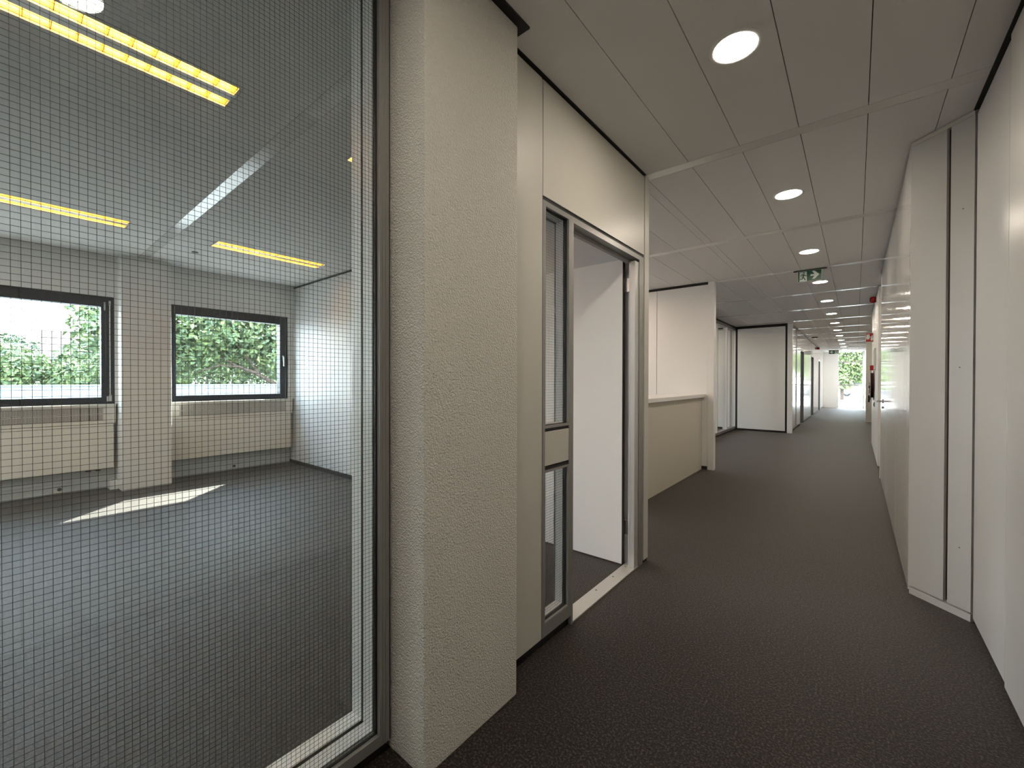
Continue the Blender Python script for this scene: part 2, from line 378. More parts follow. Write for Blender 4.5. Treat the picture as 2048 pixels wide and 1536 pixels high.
def glass_screen(name, y0, y1, label, wired=True):
    r = root(name, (-1.26, (y0 + y1) / 2, 0.045), label, 'window', kind='structure')
    z0, z1 = 0.042, 2.585
    frame_yz('front_frame', -1.215, -1.182, y0, y1, z0, z1, 0.036, ALU, r, wt=0.06, wb=0.036)
    for a, b in ((y0 + .011, y0 + .014), (y1 - .0145, y1 - .0115), (y1 - .026, y1 - .0235)):      # grooves of the profile
        B('profile_rib', (-1.1825, -1.1800, a, b, z0, z1), ALU, r)
    frame_yz('front_gasket', -1.204, -1.1965, y0 + .032, y1 - .036, z0 + .034, z1 - .058, 0.006, BLACK, r)
    frame_yz('glazing_reveal', -1.268, -1.2155, y0 + .030, y1 - .038, z0 + .036, z1 - .058, 0.005, WFRAME, r)
    frame_yz('rear_gasket', -1.279, -1.268, y0 + .030, y1 - .038, z0 + .036, z1 - .058, 0.006, BLACK, r)
    frame_yz('rear_frame', -1.337, -1.279, y0, y1, z0, z1, 0.043, WFRAME, r, wt=0.06, wb=0.044)
    B('front_pane', (-1.206, -1.200, y0 + .034, y1 - .038, z0 + .036, z1 - .06), WGLASS, r)
    B('rear_pane', (-1.277, -1.272, y0 + .034, y1 - .040, z0 + .038, z1 - .06), GLASS, r)
    wires('wire_mesh', -1.203, y0 + .036, y1 - .040, z0 + .038, z1 - .062, r)
    return r
glass_screen('window_20', -0.93, 0.809, 'large wired glass screen between the corridor and the office')
glass_screen('window_21', -2.49, -0.93, 'second wired glass screen further back along the corridor')
o = B('baseboard_screen', (-1.33, -1.20, -2.5, 0.812, 0, 0.042), BLACK); tag(o, 'black plinth under the wired glass screen', 'skirting', kind='structure')
o = B('trim_1', (-1.33, -1.19, -2.5, 0.812, 2.585, 2.6), BLACK); tag(o, 'black shadow gap above the wired glass screen', 'trim', kind='structure')

# near column
cl = root('column', (-1.2, 1.05, 0), 'rough plastered square column between glass screen and door wall', 'column', kind='structure')
B('shaft', (-1.42, -1.019, 0.822, 1.276, 0, 2.592), STUCCO, cl, bevel=0.004)
B('foam_joint', (-1.34, -1.196, 0.8095, 0.8215, 0.03, 2.58), BLACK, cl)
B('shadow_gap', (-1.30, -0.988, 0.80, 1.312, 2.592, 2.5995), BLACK, cl)

# ================================================================== corridor partition with side light and door
wl = root('wall_left_near', (-1.15, 1.4, 0), 'grey-beige partition panels around the office door', 'wall', kind='structure')
B('wall_panel', (-1.20, -1.100, 1.277, 1.5535, 0.048, 2.588), PANEL, wl, bevel=0.0015)
B('joint_profile', (-1.19, -1.103, 1.5535, 1.5625, 0.048, 2.588), ALUL, wl)
B('transom_panel', (-1.20, -1.100, 1.564, 2.733, 2.066, 2.588), PANEL, wl, bevel=0.0015)
B('shadow_joint', (-1.19, -1.106, 1.564, 2.735, 2.049, 2.066), BLACK, wl)
B('shadow_joint', (-1.19, -1.106, 2.733, 2.7385, 0.03, 2.588), BLACK, wl)
B('end_post', (-1.21, -1.097, 2.7385, 2.812, 0.02, 2.597), PANEL, wl, bevel=0.002)
B('post_shoe', (-1.20, -1.103, 2.7385, 2.81, 0.0, 0.02), BLACK, wl)
o = B('baseboard_left', (-1.195, -1.118, 1.277, 1.815, 0, 0.047), BLACK); tag(o, 'black recessed skirting under the partition panel and side light', 'skirting', kind='structure')
o = B('trim_2', (-1.19, -1.106, 1.277, 2.735, 2.588, 2.6), BLACK); tag(o, 'black shadow gap above the door partition', 'trim', kind='structure')
o = B('gap_shade_left', (-1.104, -1.088, 1.277, 2.735, 2.596, 2.5998), BLACK); tag(o, 'thin black strip painting the shaded ceiling gap above the door partition', 'trim', kind='structure')  # shade of the recessed gap, laid on the ceiling as a black strip
o = B('gap_shade_right', (0.452, 0.478, -2.5, 3.13, 2.596, 2.5998), BLACK); tag(o, 'black strip painting the shaded ceiling gap above the plain wall panels', 'trim', kind='structure')  # black strip stands in for the dark recess over the panels

sl = root('window_22', (-1.15, 1.69, 0.05), 'narrow wired glass side light next to the open door', 'window', kind='structure')
YA, YB = 1.5635, 1.814
frame_yz('front_frame', -1.135, -1.101, YA, YB, 0.047, 2.048, 0.020, ALU, sl, wt=0.018, wb=0.055)
for nm, z0, z1 in (('upper', 1.006, 2.034), ('lower', 0.098, 0.812)):
    frame_yz(nm + '_bead', -1.122, -1.1015, YA + .018, YB - .019, z0, z1, 0.007, ALU, sl, wt=.010, wb=.012)
    frame_yz(nm + '_gasket', -1.126, -1.114, YA + .023, YB - .024, z0 + .010, z1 - .009, 0.004, BLACK, sl)
    frame_yz(nm + '_reveal', -1.178, -1.136, YA + .020, YB - .020, z0 + .006, z1 - .004, 0.006, WFRAME, sl)
    frame_yz(nm + '_rear_frame', -1.186, -1.178, YA, YB, z0 - .02, z1 + .01, 0.027, DARKLEAF, sl)
    B(nm + '_pane', (-1.125, -1.120, YA + .024, YB - .025, z0 + .011, z1 - .010), WGLASS, sl)
    wires(nm + '_wire_mesh', -1.1225, YA + .026, YB - .027, z0 + .013, z1 - .012, sl)
B('middle_panel', (-1.20, -1.103, YA + .020, YB - .020, 0.832, 0.990), PANEL, sl, bevel=0.002)
B('black_band', (-1.19, -1.108, YA + .020, YB - .020, 0.992, 1.005), BLACK, sl)
B('black_band', (-1.19, -1.108, YA + .020, YB - .020, 0.813, 0.829), BLACK, sl)

d = root('door_1', (-1.15, 2.25, 0), 'open white office door in a grey metal frame', 'door', kind='structure')
B('jamb', (-1.205, -1.101, 1.8145, 1.832, 0.0, 2.048), ALU, d)
B('jamb', (-1.150, -1.101, 2.660, 2.732, 0.0, 2.048), ALU, d)
B('jamb_rebate', (-1.205, -1.150, 2.672, 2.732, 0.0, 2.048), ALUL, d)
B('jamb_face', (-1.140, -1.106, 2.600, 2.660, 0.0, 2.002), ALUL, d)
B('jamb_bead', (-1.144, -1.140, 2.597, 2.660, 0.0, 2.000), WFRAME, d)
B('head', (-1.150, -1.101, 1.832, 2.660, 2.018, 2.048), ALU, d)
B('head_rebate', (-1.205, -1.150, 1.832, 2.672, 2.036, 2.048), BLACK, d)
B('head_bead', (-1.172, -1.150, 1.832, 2.672, 1.998, 2.018), ALU, d)
lf = B('leaf', (-2.075, -1.200, 2.618, 2.620, 0.008, 2.030), WHITE, d)
B('leaf_core', (-2.074, -1.199, 2.620, 2.657, 0.009, 2.030), DOOREDGE, lf)
B('leaf_back', (-2.075, -1.200, 2.657, 2.659, 0.008, 2.030), WHITE, lf)
for z in (0.20, 1.82):
    hg = B('hinge', (-1.2000, -1.160, 2.655, 2.671, z, z + 0.09), STEEL, d)
    CY('hinge_pin', (-1.196, 2.664, z - 0.01), (0, 0, 1), 0.007, 0.11, STEEL, hg, 12)
th = B('threshold_plate', (-1.190, -1.105, 1.818, 2.690, 0.0, 0.006), ALUL, d)
for y in (1.90, 2.20, 2.42, 2.60): CY('screw', (-1.165, y, 0.006), (0, 0, 1), 0.005, 0.0012, SLOT, th, 10)

# ================================================================== reception counter and wing wall
rc = root('reception_counter', (-1.75, 5.0, 0), 'beige panelled reception counter with a white worktop shelf', 'counter')
B('front_panel', (-1.72, -1.66, 3.93, 6.20, 0.0, 1.000), CREAM, rc, bevel=0.002)
B('worktop', (-2.05, -1.615, 3.90, 6.205, 1.003, 1.046), LAMIN, rc, bevel=0.003)
B('end_panel', (-2.0, -1.72, 3.93, 3.97, 0.0, 1.000), CREAM, rc)
ww = root('wall_reception', (-2.3, 6.26, 0), 'white wing wall rising behind the reception counter', 'wall', kind='structure')
B('wall_panel', (-2.297, -1.59, 6.212, 6.30, 0.045, 2.562), LAMIN, ww, bevel=0.002)
for x0, x1 in ((-3.5, -2.303), (-4.7, -3.506), (-6.0, -4.706), (-6.45, -6.006)): B('wall_panel', (x0, x1, 6.212, 6.30, 0.045, 2.562), LAMIN, ww, bevel=0.002)
B('core', (-6.45, -1.60, 6.222, 6.292, 0.0, 2.6), BLACK, ww)
B('end_post', (-1.588, -1.508, 6.205, 6.305, 0.0, 2.597), LAMIN, ww, bevel=0.002)

# ================================================================== glazed room and alcove wall
gw = root('window_23', (-2.4, 9.0, 0), 'row of clear glass panes in a white frame beside the alcove', 'window', kind='structure')
ym = [11.86 - 0.90 * k for k in range(7)]
B('bottom_rail', (-2.46, -2.36, 6.31, 11.87, 0.03, 0.085), ALU, gw); B('top_rail', (-2.46, -2.36, 6.31, 11.87, 2.50, 2.56), ALU, gw)
for y in ym:
    B('mullion', (-2.455, -2.362, y - 0.05, y - 0.006, 0.085, 2.50), WFRAME, gw)
    B('mullion_gasket', (-2.45, -2.364, y - 0.006, y + 0.012, 0.085, 2.50), BLACK, gw)
for a, b in zip(ym[1:], ym[:-1]): B('pane', (-2.41, -2.403, a + 0.012, b - 0.05, 0.085, 2.50), GLASS, gw)
o = B('trim_3', (-2.45, -2.365, 6.31, 11.87, 2.56, 2.6), BLACK); tag(o, 'black shadow gap above the row of clear panes', 'trim', kind='structure')
o = B('baseboard_alcove', (-2.45, -2.375, 6.31, 11.8, 0.0, 0.03), BLACK); tag(o, 'black plinth under the row of clear panes', 'skirting', kind='structure')
wa = root('wall_alcove', (-1.8, 11.85, 0), 'pale wall panel closing the alcove, edged in black', 'wall', kind='structure')
B('wall_panel', (-2.315, -1.300, 11.80, 11.86, 0.045, 2.535), LAMIN, wa, bevel=0.004)
B('core', (-6.45, -1.25, 11.812, 11.90, 0.0, 2.6), BLACK, wa)
B('rear_panel', (-6.45, -2.46, 11.800, 11.812, 0.05, 2.57), WHITE, wa)
B('end_post', (-1.258, -1.158, 11.795, 11.905, 0.0, 2.598), LAMIN, wa, bevel=0.003)

# ================================================================== far left corridor wall with doorways
wfar = root('wall_left_far', (-1.25, 18, 0), 'glossy white panel wall with grey doorways down the corridor', 'wall', kind='structure')
ops = [(14.2, 15.08), (17.75, 18.75), (21.4, 22.3)]
def gpan(y0, y1, z0, z1): B('wall_panel', (-1.30, -1.20, y0 + .002, y1 - .002, z0, z1), GLOSSY, wfar)
gpan(11.905, 12.93, 0.05, 2.585)
B('dark_panel', (-1.29, -1.208, 12.93, 13.22, 0.05, 2.585), DARKLEAF, wfar)
gpan(13.22, 14.15, 0.05, 2.585)
prev = None
for (a, b), nx in zip(ops, (17.75, 21.4, YE)):
    B('jamb', (-1.305, -1.196, a - 0.05, a, 0, 2.12), ALU, wfar); B('jamb', (-1.305, -1.196, b, b + 0.05, 0, 2.12), DARKLEAF, wfar)  # far jamb darker: the shade on it is put into its colour
    B('door_head', (-1.305, -1.196, a, b, 2.08, 2.12), ALU, wfar); gpan(a - 0.05, b + 0.05, 2.12, 2.585)
    y = b + 0.05; end = nx - 0.05 if nx < YE else YE
    mid = (y + end) / 2
    gpan(y, mid, 0.05, 2.585); gpan(mid, end, 0.05, 2.585)
    B('plinth', (-1.295, -1.21, y, end, 0, 0.05), BLACK, wfar)
B('plinth', (-1.295, -1.21, 11.9, 14.15, 0, 0.05), BLACK, wfar)
o = B('trim_4', (-1.295, -1.21, 11.9, YE, 2.585, 2.6), BLACK); tag(o, 'black shadow gap above the glossy doorway wall', 'trim', kind='structure')
for k, (y0, y1) in enumerate(((16.2, 16.25), (20.2, 20.25))):
    o = B('wall_room', (-6.45, -1.30, y0, y1, 0, 2.6), WHITE); tag(o, 'white dividing wall between side offices, %s doorway' % ('after the nearest' if k == 0 else 'after the middle'), 'wall', kind='structure')

# ================================================================== end of the corridor
wend = root('wall_end', (0, YE, 0), 'white wall panel beside the tall end window', 'wall', kind='structure')
B('wall_panel', (-1.30, -0.665, YE, YE + 0.1, 0.0, 2.6), WHITE, wend)
B('wall_panel', (0.262, 3.0, YE, YE + 0.1, 0.0, 2.6), WHITE, wend)
B('rear_panel', (-6.45, -1.305, YE, YE + 0.1, 0.0, 2.6), WHITE, wend)
ew = root('window_24', (-0.2, YE, 0), 'floor to ceiling window at the end of the corridor', 'window', kind='structure')
frame_xz('frame', YE + 0.02, YE + 0.09, -0.665, 0.262, 0.01, 2.6, 0.035, WFRAME, ew)
B('transom', (-0.63, 0.227, YE + 0.02, YE + 0.08, 2.09, 2.14), ALU, ew); B('transom', (-0.63, 0.227, YE + 0.02, YE + 0.08, 1.03, 1.09), ALU, ew)
B('mullion', (0.135, 0.165, YE + 0.02, YE + 0.08, 0.045, 1.03), ALUL, ew)
for z0, z1 in ((0.045, 1.03), (1.09, 2.09), (2.14, 2.565)): B('pane', (-0.63, 0.227, YE + 0.045, YE + 0.052, z0, z1), GLASS, ew)

# ================================================================== right side of the corridor
wr = root('wall_right_near', (0.5, 1.5, 0), 'plain white wall panels with a black gap at floor and ceiling', 'wall', kind='structure')
B('wall_panel', (0.466, 0.53, 2.545, 3.128, 0.022, 2.578), RIGHTP, wr, bevel=0.0015)
B('joint_profile', (0.470, 0.53, 2.502, 2.545, 0.022, 2.578), PANEL, wr)
for a, b in ((1.30, 2.502), (0.06, 1.296), (-1.2, 0.056), (-2.5, -1.204)): B('wall_panel', (0.459, 0.53, a, b, 0.022, 2.578), RIGHTP, wr, bevel=0.0015)
B('core', (0.478, 0.60, -2.5, 3.13, 0.0, 2.6), BLACK, wr)
# angled cupboard end
P1 = Vector((0.240, 3.342)); P2 = Vector((0.462, 3.130)); D = (P2 - P1); N = Vector((-D.y, D.x)).normalized()
if N.y > 0: N = -N
def slab(name, s0, s1, off0, off1, z0, z1, mat, par):
    a, b = P1 + D * s0, P1 + D * s1
    return prism(name, [tuple(a + N * off1), tuple(b + N * off1), tuple(b + N * off0), tuple(a + N * off0)], z0, z1, mat, par)
wg = root('wall_angle', (0.35, 3.25, 0), 'angled panel at the wall corner split by a dark recessed groove', 'wall', kind='structure')
slab('wide_panel', 0.0, 0.582, -0.03, 0.0, 0.045, 2.575, RIGHTP, wg)
slab('narrow_panel', 0.645, 0.985, -0.03, 0.0, 0.045, 2.575, RIGHTP, wg)
slab('groove', 0.575, 0.65, -0.04, -0.018, 0.05, 2.57, DOOREDGE, wg)
slab('core', 0.03, 0.97, -0.05, -0.028, 0.0, 2.6, PANEL, wg)
slab('plinth', 0.03, 0.99, -0.028, 0.003, 0.0, 0.038, RIGHTP, wg)
slab('cornice', 0.0, 0.99, -0.028, 0.004, 2.575, 2.597, PANEL, wg)
for s, z in ((0.83, 2.12), (0.82, 0.36), (0.80, 1.30)):
    p = P1 + D * s + N * 0.0
    CY('screw_hole', (p.x, p.y, z), (N.x, N.y, 0), 0.003, 0.001, SLOT, wg, 8)
wrf = root('wall_right_far', (0.3, 6, 0), 'glossy white wall with a flush door along the corridor', 'wall', kind='structure')
for a, b in ((3.345, 4.38), (4.384, 5.49), (5.494, 5.75)): B('wall_panel', (0.240, 0.30, a, b, 0.02, 2.59), GLOSSY, wrf)
B('wall_panel', (0.240, 0.30, 6.62, 7.06, 0.02, 2.59), GLOSSY, wrf); B('wall_panel', (0.240, 0.30, 5.754, 6.616, 2.11, 2.59), GLOSSY, wrf)
B('end_cap', (0.236, 0.40, 7.06, 7.085, 0.0, 2.597), LAMIN, wrf)
B('core', (0.262, 0.42, 3.36, 7.06, 0.0, 2.6), BLACK, wrf)
d2 = root('door_2', (0.28, 6.2, 0), 'flush glossy white door with a small steel handle', 'door', kind='structure')
B('leaf', (0.240, 0.261, 5.758, 6.612, 0.02, 2.106), GLOSSY, d2)
CY('handle_rose', (0.240, 6.40, 1.0), (-1, 0, 0), 0.024, 0.008, STEEL, d2, 20); CY('handle_neck', (0.233, 6.40, 1.0), (-1, 0, 0), 0.009, 0.045, STEEL, d2, 12)
B('handle_lever', (0.180, 0.198, 6.31, 6.41, 0.99, 1.01), STEEL, d2, bevel=0.004); CY('lock_cylinder', (0.240, 6.40, 0.93), (-1, 0, 0), 0.012, 0.012, STEEL, d2, 14)
o = B('wall_recess', (0.42, 0.55, 7.085, 7.93, 0, 2.6), WHITE); tag(o, 'white wall set back between glossy wall and red alarm', 'wall', kind='structure')
wm = root('wall_right_mid', (0.3, 9.4, 0), 'white corridor wall carrying the red alarm and hose reel', 'wall', kind='structure')
B('wall_panel', (0.242, 0.45, 7.93, 9.30, 0.02, 2.58), LAMIN, wm); B('wall_panel', (0.242, 0.45, 9.304, 10.95, 0.02, 2.58), LAMIN, wm)
B('core', (0.26, 0.44, 7.95, 10.93, 0, 2.6), BLACK, wm)
o = B('wall_niche', (0.52, 0.6, 10.9, 16.6, 0, 2.6), WHITE); tag(o, 'white wall of the deep niche behind the hose reel', 'wall', kind='structure')
o = B('column', (0.236, 0.62, 16.6, 17.1, 0, 2.6), STUCCO); tag(o, 'grey plastered column far down the corridor beside the end window', 'column', kind='structure')
o = B('wall_right_end', (0.30, 0.45, 17.1, YE, 0, 2.6), WHITE); tag(o, 'white wall leading to the end window', 'wall', kind='structure')
o = B('wall_south', (-1.3, 0.6, -2.62, -2.5, 0, 2.6), WHITE); tag(o, 'white wall closing the corridor behind the viewer', 'wall', kind='structure')
o = B('wall_east', (3.0, 3.1, -3, YE, 0, 2.6), WHITE); tag(o, 'hidden white wall of the rooms beyond the corridor', 'wall', kind='structure')

# ================================================================== corridor downlights
def downlight(i, y):
    x = -0.392
    lab = ('added unseen downlight behind the viewer at the rear end of the corridor', 'round downlight overhead that is mirrored in the wired glass screen',
           'largest and nearest round downlight in the corridor ceiling')[i] if i < 3 else '%s round downlight down the corridor, counting the nearest one as first' % ORD[i - 2]
    r = root('ceiling_downlight', (x, y, H), lab, 'ceiling light', 'round downlights along the corridor')
    bm = bmesh.new(); n = 40; ro, ri = 0.098, 0.080
    prof = [(ro, 0.0), (ro - 0.004, -0.005), (ri + 0.002, -0.005), (ri, 0.0)]
    V = [[bm.verts.new((x + q * math.cos(2 * math.pi * k / n), y + q * math.sin(2 * math.pi * k / n), H + z)) for q, z in prof] for k in range(n)]
    for k in range(n):
        for j in range(3): bm.faces.new((V[k][j], V[(k + 1) % n][j], V[(k + 1) % n][j + 1], V[k][j + 1]))
    finish('trim_ring', bm, PLAST, r, True)
    CY('diffuser', (x, y, H - 0.003), (0, 0, 1), ri + 0.001, 0.0025, LAMP, r, n)
for i, k in enumerate(range(-2, 13)):  # the rearmost one is added, out of view, to brighten the corridor
    downlight(i, 1.924 + MOD * k)

# ================================================================== office fluorescent fittings and added fill lights
def fill_light(x0, x1, y0, y1, label, glow):  # unseen glowing panel added to raise the indoor brightness
    r = root('fill_light', ((x0 + x1) / 2, (y0 + y1) / 2, H), label, 'ceiling light', 'added fill lights in the rooms out of view')
    B('side_flange', (x0 + .002, x0 + .016, y0, y1, H - .001, H + .012), STRIP, r); B('side_flange', (x1 - .016, x1 - .002, y0, y1, H - .001, H + .012), STRIP, r)
    B('end_flange', (x0 + .016, x1 - .016, y0 + .002, y0 + .014, H - .001, H + .012), STRIP, r); B('end_flange', (x0 + .016, x1 - .016, y1 - .014, y1 - .002, H - .001, H + .012), STRIP, r)
    B('diffuser', (x0 + .016, x1 - .016, y0 + .014, y1 - .014, H + .001, H + .006), glow, r)
def fitting(x0, x1, y0, y1, label, tube=TUBEM):
    r = root('fluorescent_fitting', ((x0 + x1) / 2, (y0 + y1) / 2, H), label, 'ceiling light', 'twin-tube louvre lights in the office ceiling')
    xm = (x0 + x1) / 2; top = H + 0.075
    frame = bmesh.new()
    B('side_flange', (x0 + .002, x0 + .016, y0, y1, H - .001, H + .012), STRIP, r); B('side_flange', (x1 - .016, x1 - .002, y0, y1, H - .001, H + .012), STRIP, r)
    B('end_flange', (x0 + .016, x1 - .016, y0 + .002, y0 + .014, H - .001, H + .012), STRIP, r); B('end_flange', (x0 + .016, x1 - .016, y1 - .014, y1 - .002, H - .001, H + .012), STRIP, r)
    frame.free()
    B('centre_rail', (xm - .030, xm + .030, y0 + .014, y1 - .014, H - .001, H + .012), ALUL, r)
    src = {}
    for a, b in ((x0 + .016, xm - .030), (xm + .030, x1 - .016)):
        w = (b - a) / 2; c = (a + b) / 2; n = 10
        bm = bmesh.new()                                            # gold trough
        for ye in (0, 1): pass
        ring = []
        for k in range(n + 1):
            t = math.pi * k / n; ring.append((c - w * math.cos(t), H + 0.006 + 0.066 * math.sin(t) ** 0.8))
        va = [bm.verts.new((x, y0 + .014, z)) for x, z in ring]; vb = [bm.verts.new((x, y1 - .014, z)) for x, z in ring]
        for k in range(n): bm.faces.new((va[k], va[k + 1], vb[k + 1], vb[k]))
        bm.faces.new(va); bm.faces.new(vb[::-1])
        tr = finish('reflector_trough', bm, GOLD, r)
        CY('tube', (c, y0 + .02, H + 0.048), (0, 1, 0), 0.012, y1 - y0 - .04, tube, r, 12)
        nb = 15; st = (y1 - y0 - .03) / nb
        for k in range(1, nb):
            y = y0 + .015 + st * k
            key = round(w, 4)
            if key not in src:
                bm = bmesh.new()
                pts = [(-0.0045, H + 0.034), (0.0045, H + 0.034), (0.0012, H + 0.003), (-0.0012, H + 0.003)]
                A = [bm.verts.new((c - w + .002, y + q, z)) for q, z in pts]; Bv = [bm.verts.new((c + w - .002, y + q, z)) for q, z in pts]
                bm.faces.new(A); bm.faces.new(Bv[::-1])
                for q in range(4): bm.faces.new((A[q], A[(q + 1) % 4], Bv[(q + 1) % 4], Bv[q]))
                o = finish('louvre_blade', bm, GOLD, r); src[key] = (o, c, y)
            else:
                o, c0, yy = src[key]; share(o, r, (c - c0, y - yy, 0))
fitting(*LX[0], *LY[1], 'large yellow-lit twin-tube ceiling light nearest the wired glass')
fitting(*LX[1], *LY[1], 'yellow-lit twin-tube ceiling light above the bright sky window')
fitting(*LX[1], *LY[2], 'yellow-lit twin-tube ceiling light above the window beside the end wall')
fitting(*LX[0], *LY[2], 'yellow-lit twin-tube ceiling light cut off by the screen frame')
fill_light(*LX[0], *LY[0], 'added unseen office fill light near the rear wall on the corridor side', FILLO)  # this pair is added out of view to fill the office with light
fill_light(*LX[1], *LY[0], 'added unseen office fill light near the rear wall on the window side', FILLO)
for k, (a, w) in enumerate((((-3.2, -2.96), 'on the corridor side'), ((-5.13, -4.87), 'on the window side'))):
    for j, ys in enumerate(strips[3:5] + (strips[5:8] if k == 0 else [])):
        fill_light(*a, ys + SW + 0.29, ys + MOD - SW - 0.29, ('added unseen reception fill light %s, %s the office' % (w, ('next to', 'further from')[j])) if j < 2 else '%s added unseen fill light of the glazed room behind the wing wall' % ORD[j - 2], FILLR)  # added out of view to brighten the reception and the glazed room
o = CY('ceiling_sensor', (-5.487, 1.336, H - 0.006), (0, 0, 1), 0.03, 0.006, SLOT, None, 20); tag(o, 'small dark round sensor in the office ceiling above the column', 'sensor')

# ================================================================== signs and fire equipment
def exit_sign(loc, w, h, flip, label):
    x, y, zt = loc
    r = root('exit_sign', (x, y, zt), label, 'sign')
    B('housing', (x - w / 2, x + w / 2, y, y + 0.022, zt - h, zt - 0.008), PLAST, r, bevel=0.002)
    B('mounting_rail', (x - w / 2 - 0.045, x + w / 2 + 0.05, y - 0.004, y + 0.030, zt - 0.008, zt + 0.002), BLACK, r)
    f = B('green_face', (x - w / 2 + 0.004, x + w / 2 - 0.002, y - 0.0015, y, zt - h + 0.003, zt - 0.012), GREEN, r)
    sgn = -1 if flip else 1
    def tx(p): return (x + sgn * (p[0] - 0.5) * w, zt - h + p[1] * h)
    door = [(0.08, 0.04), (0.39, 0.04), (0.39, 0.87), (0.08, 0.87)]
    arrow = [(0.54, 0.42), (0.71, 0.42), (0.60, 0.17), (0.72, 0.17), (0.91, 0.50), (0.72, 0.85), (0.60, 0.85), (0.71, 0.58), (0.54, 0.58)]
    plate_xz('white_doorway', [[tx(p) for p in door]], y - 0.0022, y - 0.0015, SIGNW, f)
    plate_xz('white_arrow', [[tx(p) for p in arrow]], y - 0.0022, y - 0.0015, SIGNW, f)
    man = [[(0.265 + 0.030 * math.cos(t * math.pi / 5), 0.76 + 0.065 * math.sin(t * math.pi / 5)) for t in range(10)],
           [(0.20, 0.63), (0.275, 0.66), (0.29, 0.58), (0.25, 0.42), (0.20, 0.42), (0.22, 0.56)],
           [(0.12, 0.50), (0.145, 0.48), (0.185, 0.58), (0.23, 0.60), (0.22, 0.665), (0.17, 0.65)],
           [(0.27, 0.66), (0.33, 0.53), (0.385, 0.54), (0.385, 0.49), (0.31, 0.47), (0.26, 0.58)],
           [(0.20, 0.44), (0.19, 0.28), (0.085, 0.24), (0.085, 0.19), (0.215, 0.22), (0.245, 0.42)],
           [(0.215, 0.43), (0.255, 0.43), (0.345, 0.17), (0.33, 0.12), (0.30, 0.13)]]
    for k, poly in enumerate(man):
        plate_xz('runner_head' if k == 0 else 'runner_limb', [[tx(p) for p in poly]], y - 0.003, y - 0.0022, GREEN, f)
exit_sign((-0.45, 6.31, 2.598), 0.24, 0.142, False, 'green exit sign with running figure and arrow pointing right')
exit_sign((-0.74, 22.5, 2.56), 0.33, 0.165, True, 'small green exit sign with arrow pointing left, by the end window')

def sounder(c, axis, label):
    r = root('alarm_sounder', c, label, 'alarm')
    a = Vector(axis); c = Vector(c)
    CY('base', c, axis, 0.045, 0.022, DRED, r, 24); CY('horn_body', c + a * 0.022, axis, 0.052, 0.045, RED, r, 24, r2=0.046); CY('front_cap', c + a * 0.067, axis, 0.034, 0.010, DRED, r, 24)
sounder((0.242, 8.95, 2.545), (-1, 0, 0), 'red round alarm sounder high on the white corridor wall')
sounder((-1.20, 20.6, 2.535), (1, 0, 0), 'small dark red alarm sounder above the far grey doorways')

fs = root('fire_hose_sign', (0.19, 10.2, 2.04), 'red square flag sign with white hose reel and flame pictogram', 'sign')
B('plate', (0.132, 0.242, 10.2, 10.206, 1.955, 2.118), RED, fs); frame_xz('white_border', 10.1985, 10.2, 0.133, 0.241, 1.956, 2.117, 0.004, SIGNW, fs)
plate_xz('hose_pictogram', [[(0.143, 2.02), (0.150, 2.005), (0.188, 2.012), (0.188, 2.035), (0.201, 2.05), (0.190, 2.058), (0.188, 2.095), (0.146, 2.095)]], 10.198, 10.2, SIGNW, fs)
plate_xz('flame_pictogram', [[(0.205, 1.985), (0.222, 1.972), (0.233, 1.99), (0.232, 2.06), (0.222, 2.085), (0.214, 2.05), (0.206, 2.06)]], 10.198, 10.2, SIGNW, fs)
B('bracket', (0.234, 0.242, 10.19, 10.216, 1.98, 2.09), STEEL, fs)
cp = root('call_point', (0.22, 9.95, 1.47), 'small red square call point above the hose reel', 'alarm')
B('box', (0.190, 0.242, 9.88, 9.98, 1.425, 1.515), RED, cp, bevel=0.006); B('press_plate', (0.187, 0.191, 9.905, 9.955, 1.445, 1.49), PLAST, cp)
hr = root('fire_hose_reel', (0.2, 9.6, 1.16), 'dark red fire hose reel mounted edge-on to the corridor wall', 'hose reel')
CY('rear_disc', (0.236, 9.6, 1.16), (-1, 0, 0), 0.255, 0.006, DRED, hr, 40); CY('front_disc', (0.196, 9.6, 1.16), (-1, 0, 0), 0.255, 0.006, DRED, hr, 40)
CY('hose_coil', (0.230, 9.6, 1.16), (-1, 0, 0), 0.215, 0.034, BLACK, hr, 40); CY('hub', (0.190, 9.6, 1.16), (-1, 0, 0), 0.05, 0.02, STEEL, hr, 20)
CY('wall_spindle', (0.242, 9.6, 1.16), (-1, 0, 0), 0.03, 0.008, STEEL, hr, 16); CY('valve', (0.180, 9.78, 1.02), (0, 0, 1), 0.012, 0.12, STEEL, hr, 12); B('nozzle', (0.165, 0.190, 9.72, 9.75, 0.86, 0.98), BLACK, hr)
ef = root('evacuation_plan_frame', (0.235, 9.0, 1.6), 'thin white picture frame on the corridor wall beside the hose reel', 'frame')
frame_yz('frame', 0.224, 0.242, 8.82, 9.20, 1.42, 1.76, 0.016, PLAST, ef); B('sheet', (0.234, 0.240, 8.835, 9.185, 1.435, 1.745), SIGNW, ef)
lk = root('wall_switch', (0.236, 9.3, 0.86), 'small dark switch plate on the corridor wall below the hose reel', 'switch')
B('plate', (0.232, 0.242, 9.26, 9.34, 0.80, 0.88), SLOT, lk, bevel=0.003); B('rocker', (0.228, 0.232, 9.28, 9.32, 0.82, 0.86), BLACK, lk)
sd = root('smoke_detector', (-1.0, 16.0, H), 'round smoke detector with a dark base on the corridor ceiling', 'smoke detector')
CY('base', (-1.0, 16.0, H), (0, 0, -1), 0.075, 0.03, BLACK, sd, 28); CY('head', (-1.0, 16.0, H - 0.03), (0, 0, -1), 0.062, 0.035, PLAST, sd, 28, r2=0.04)

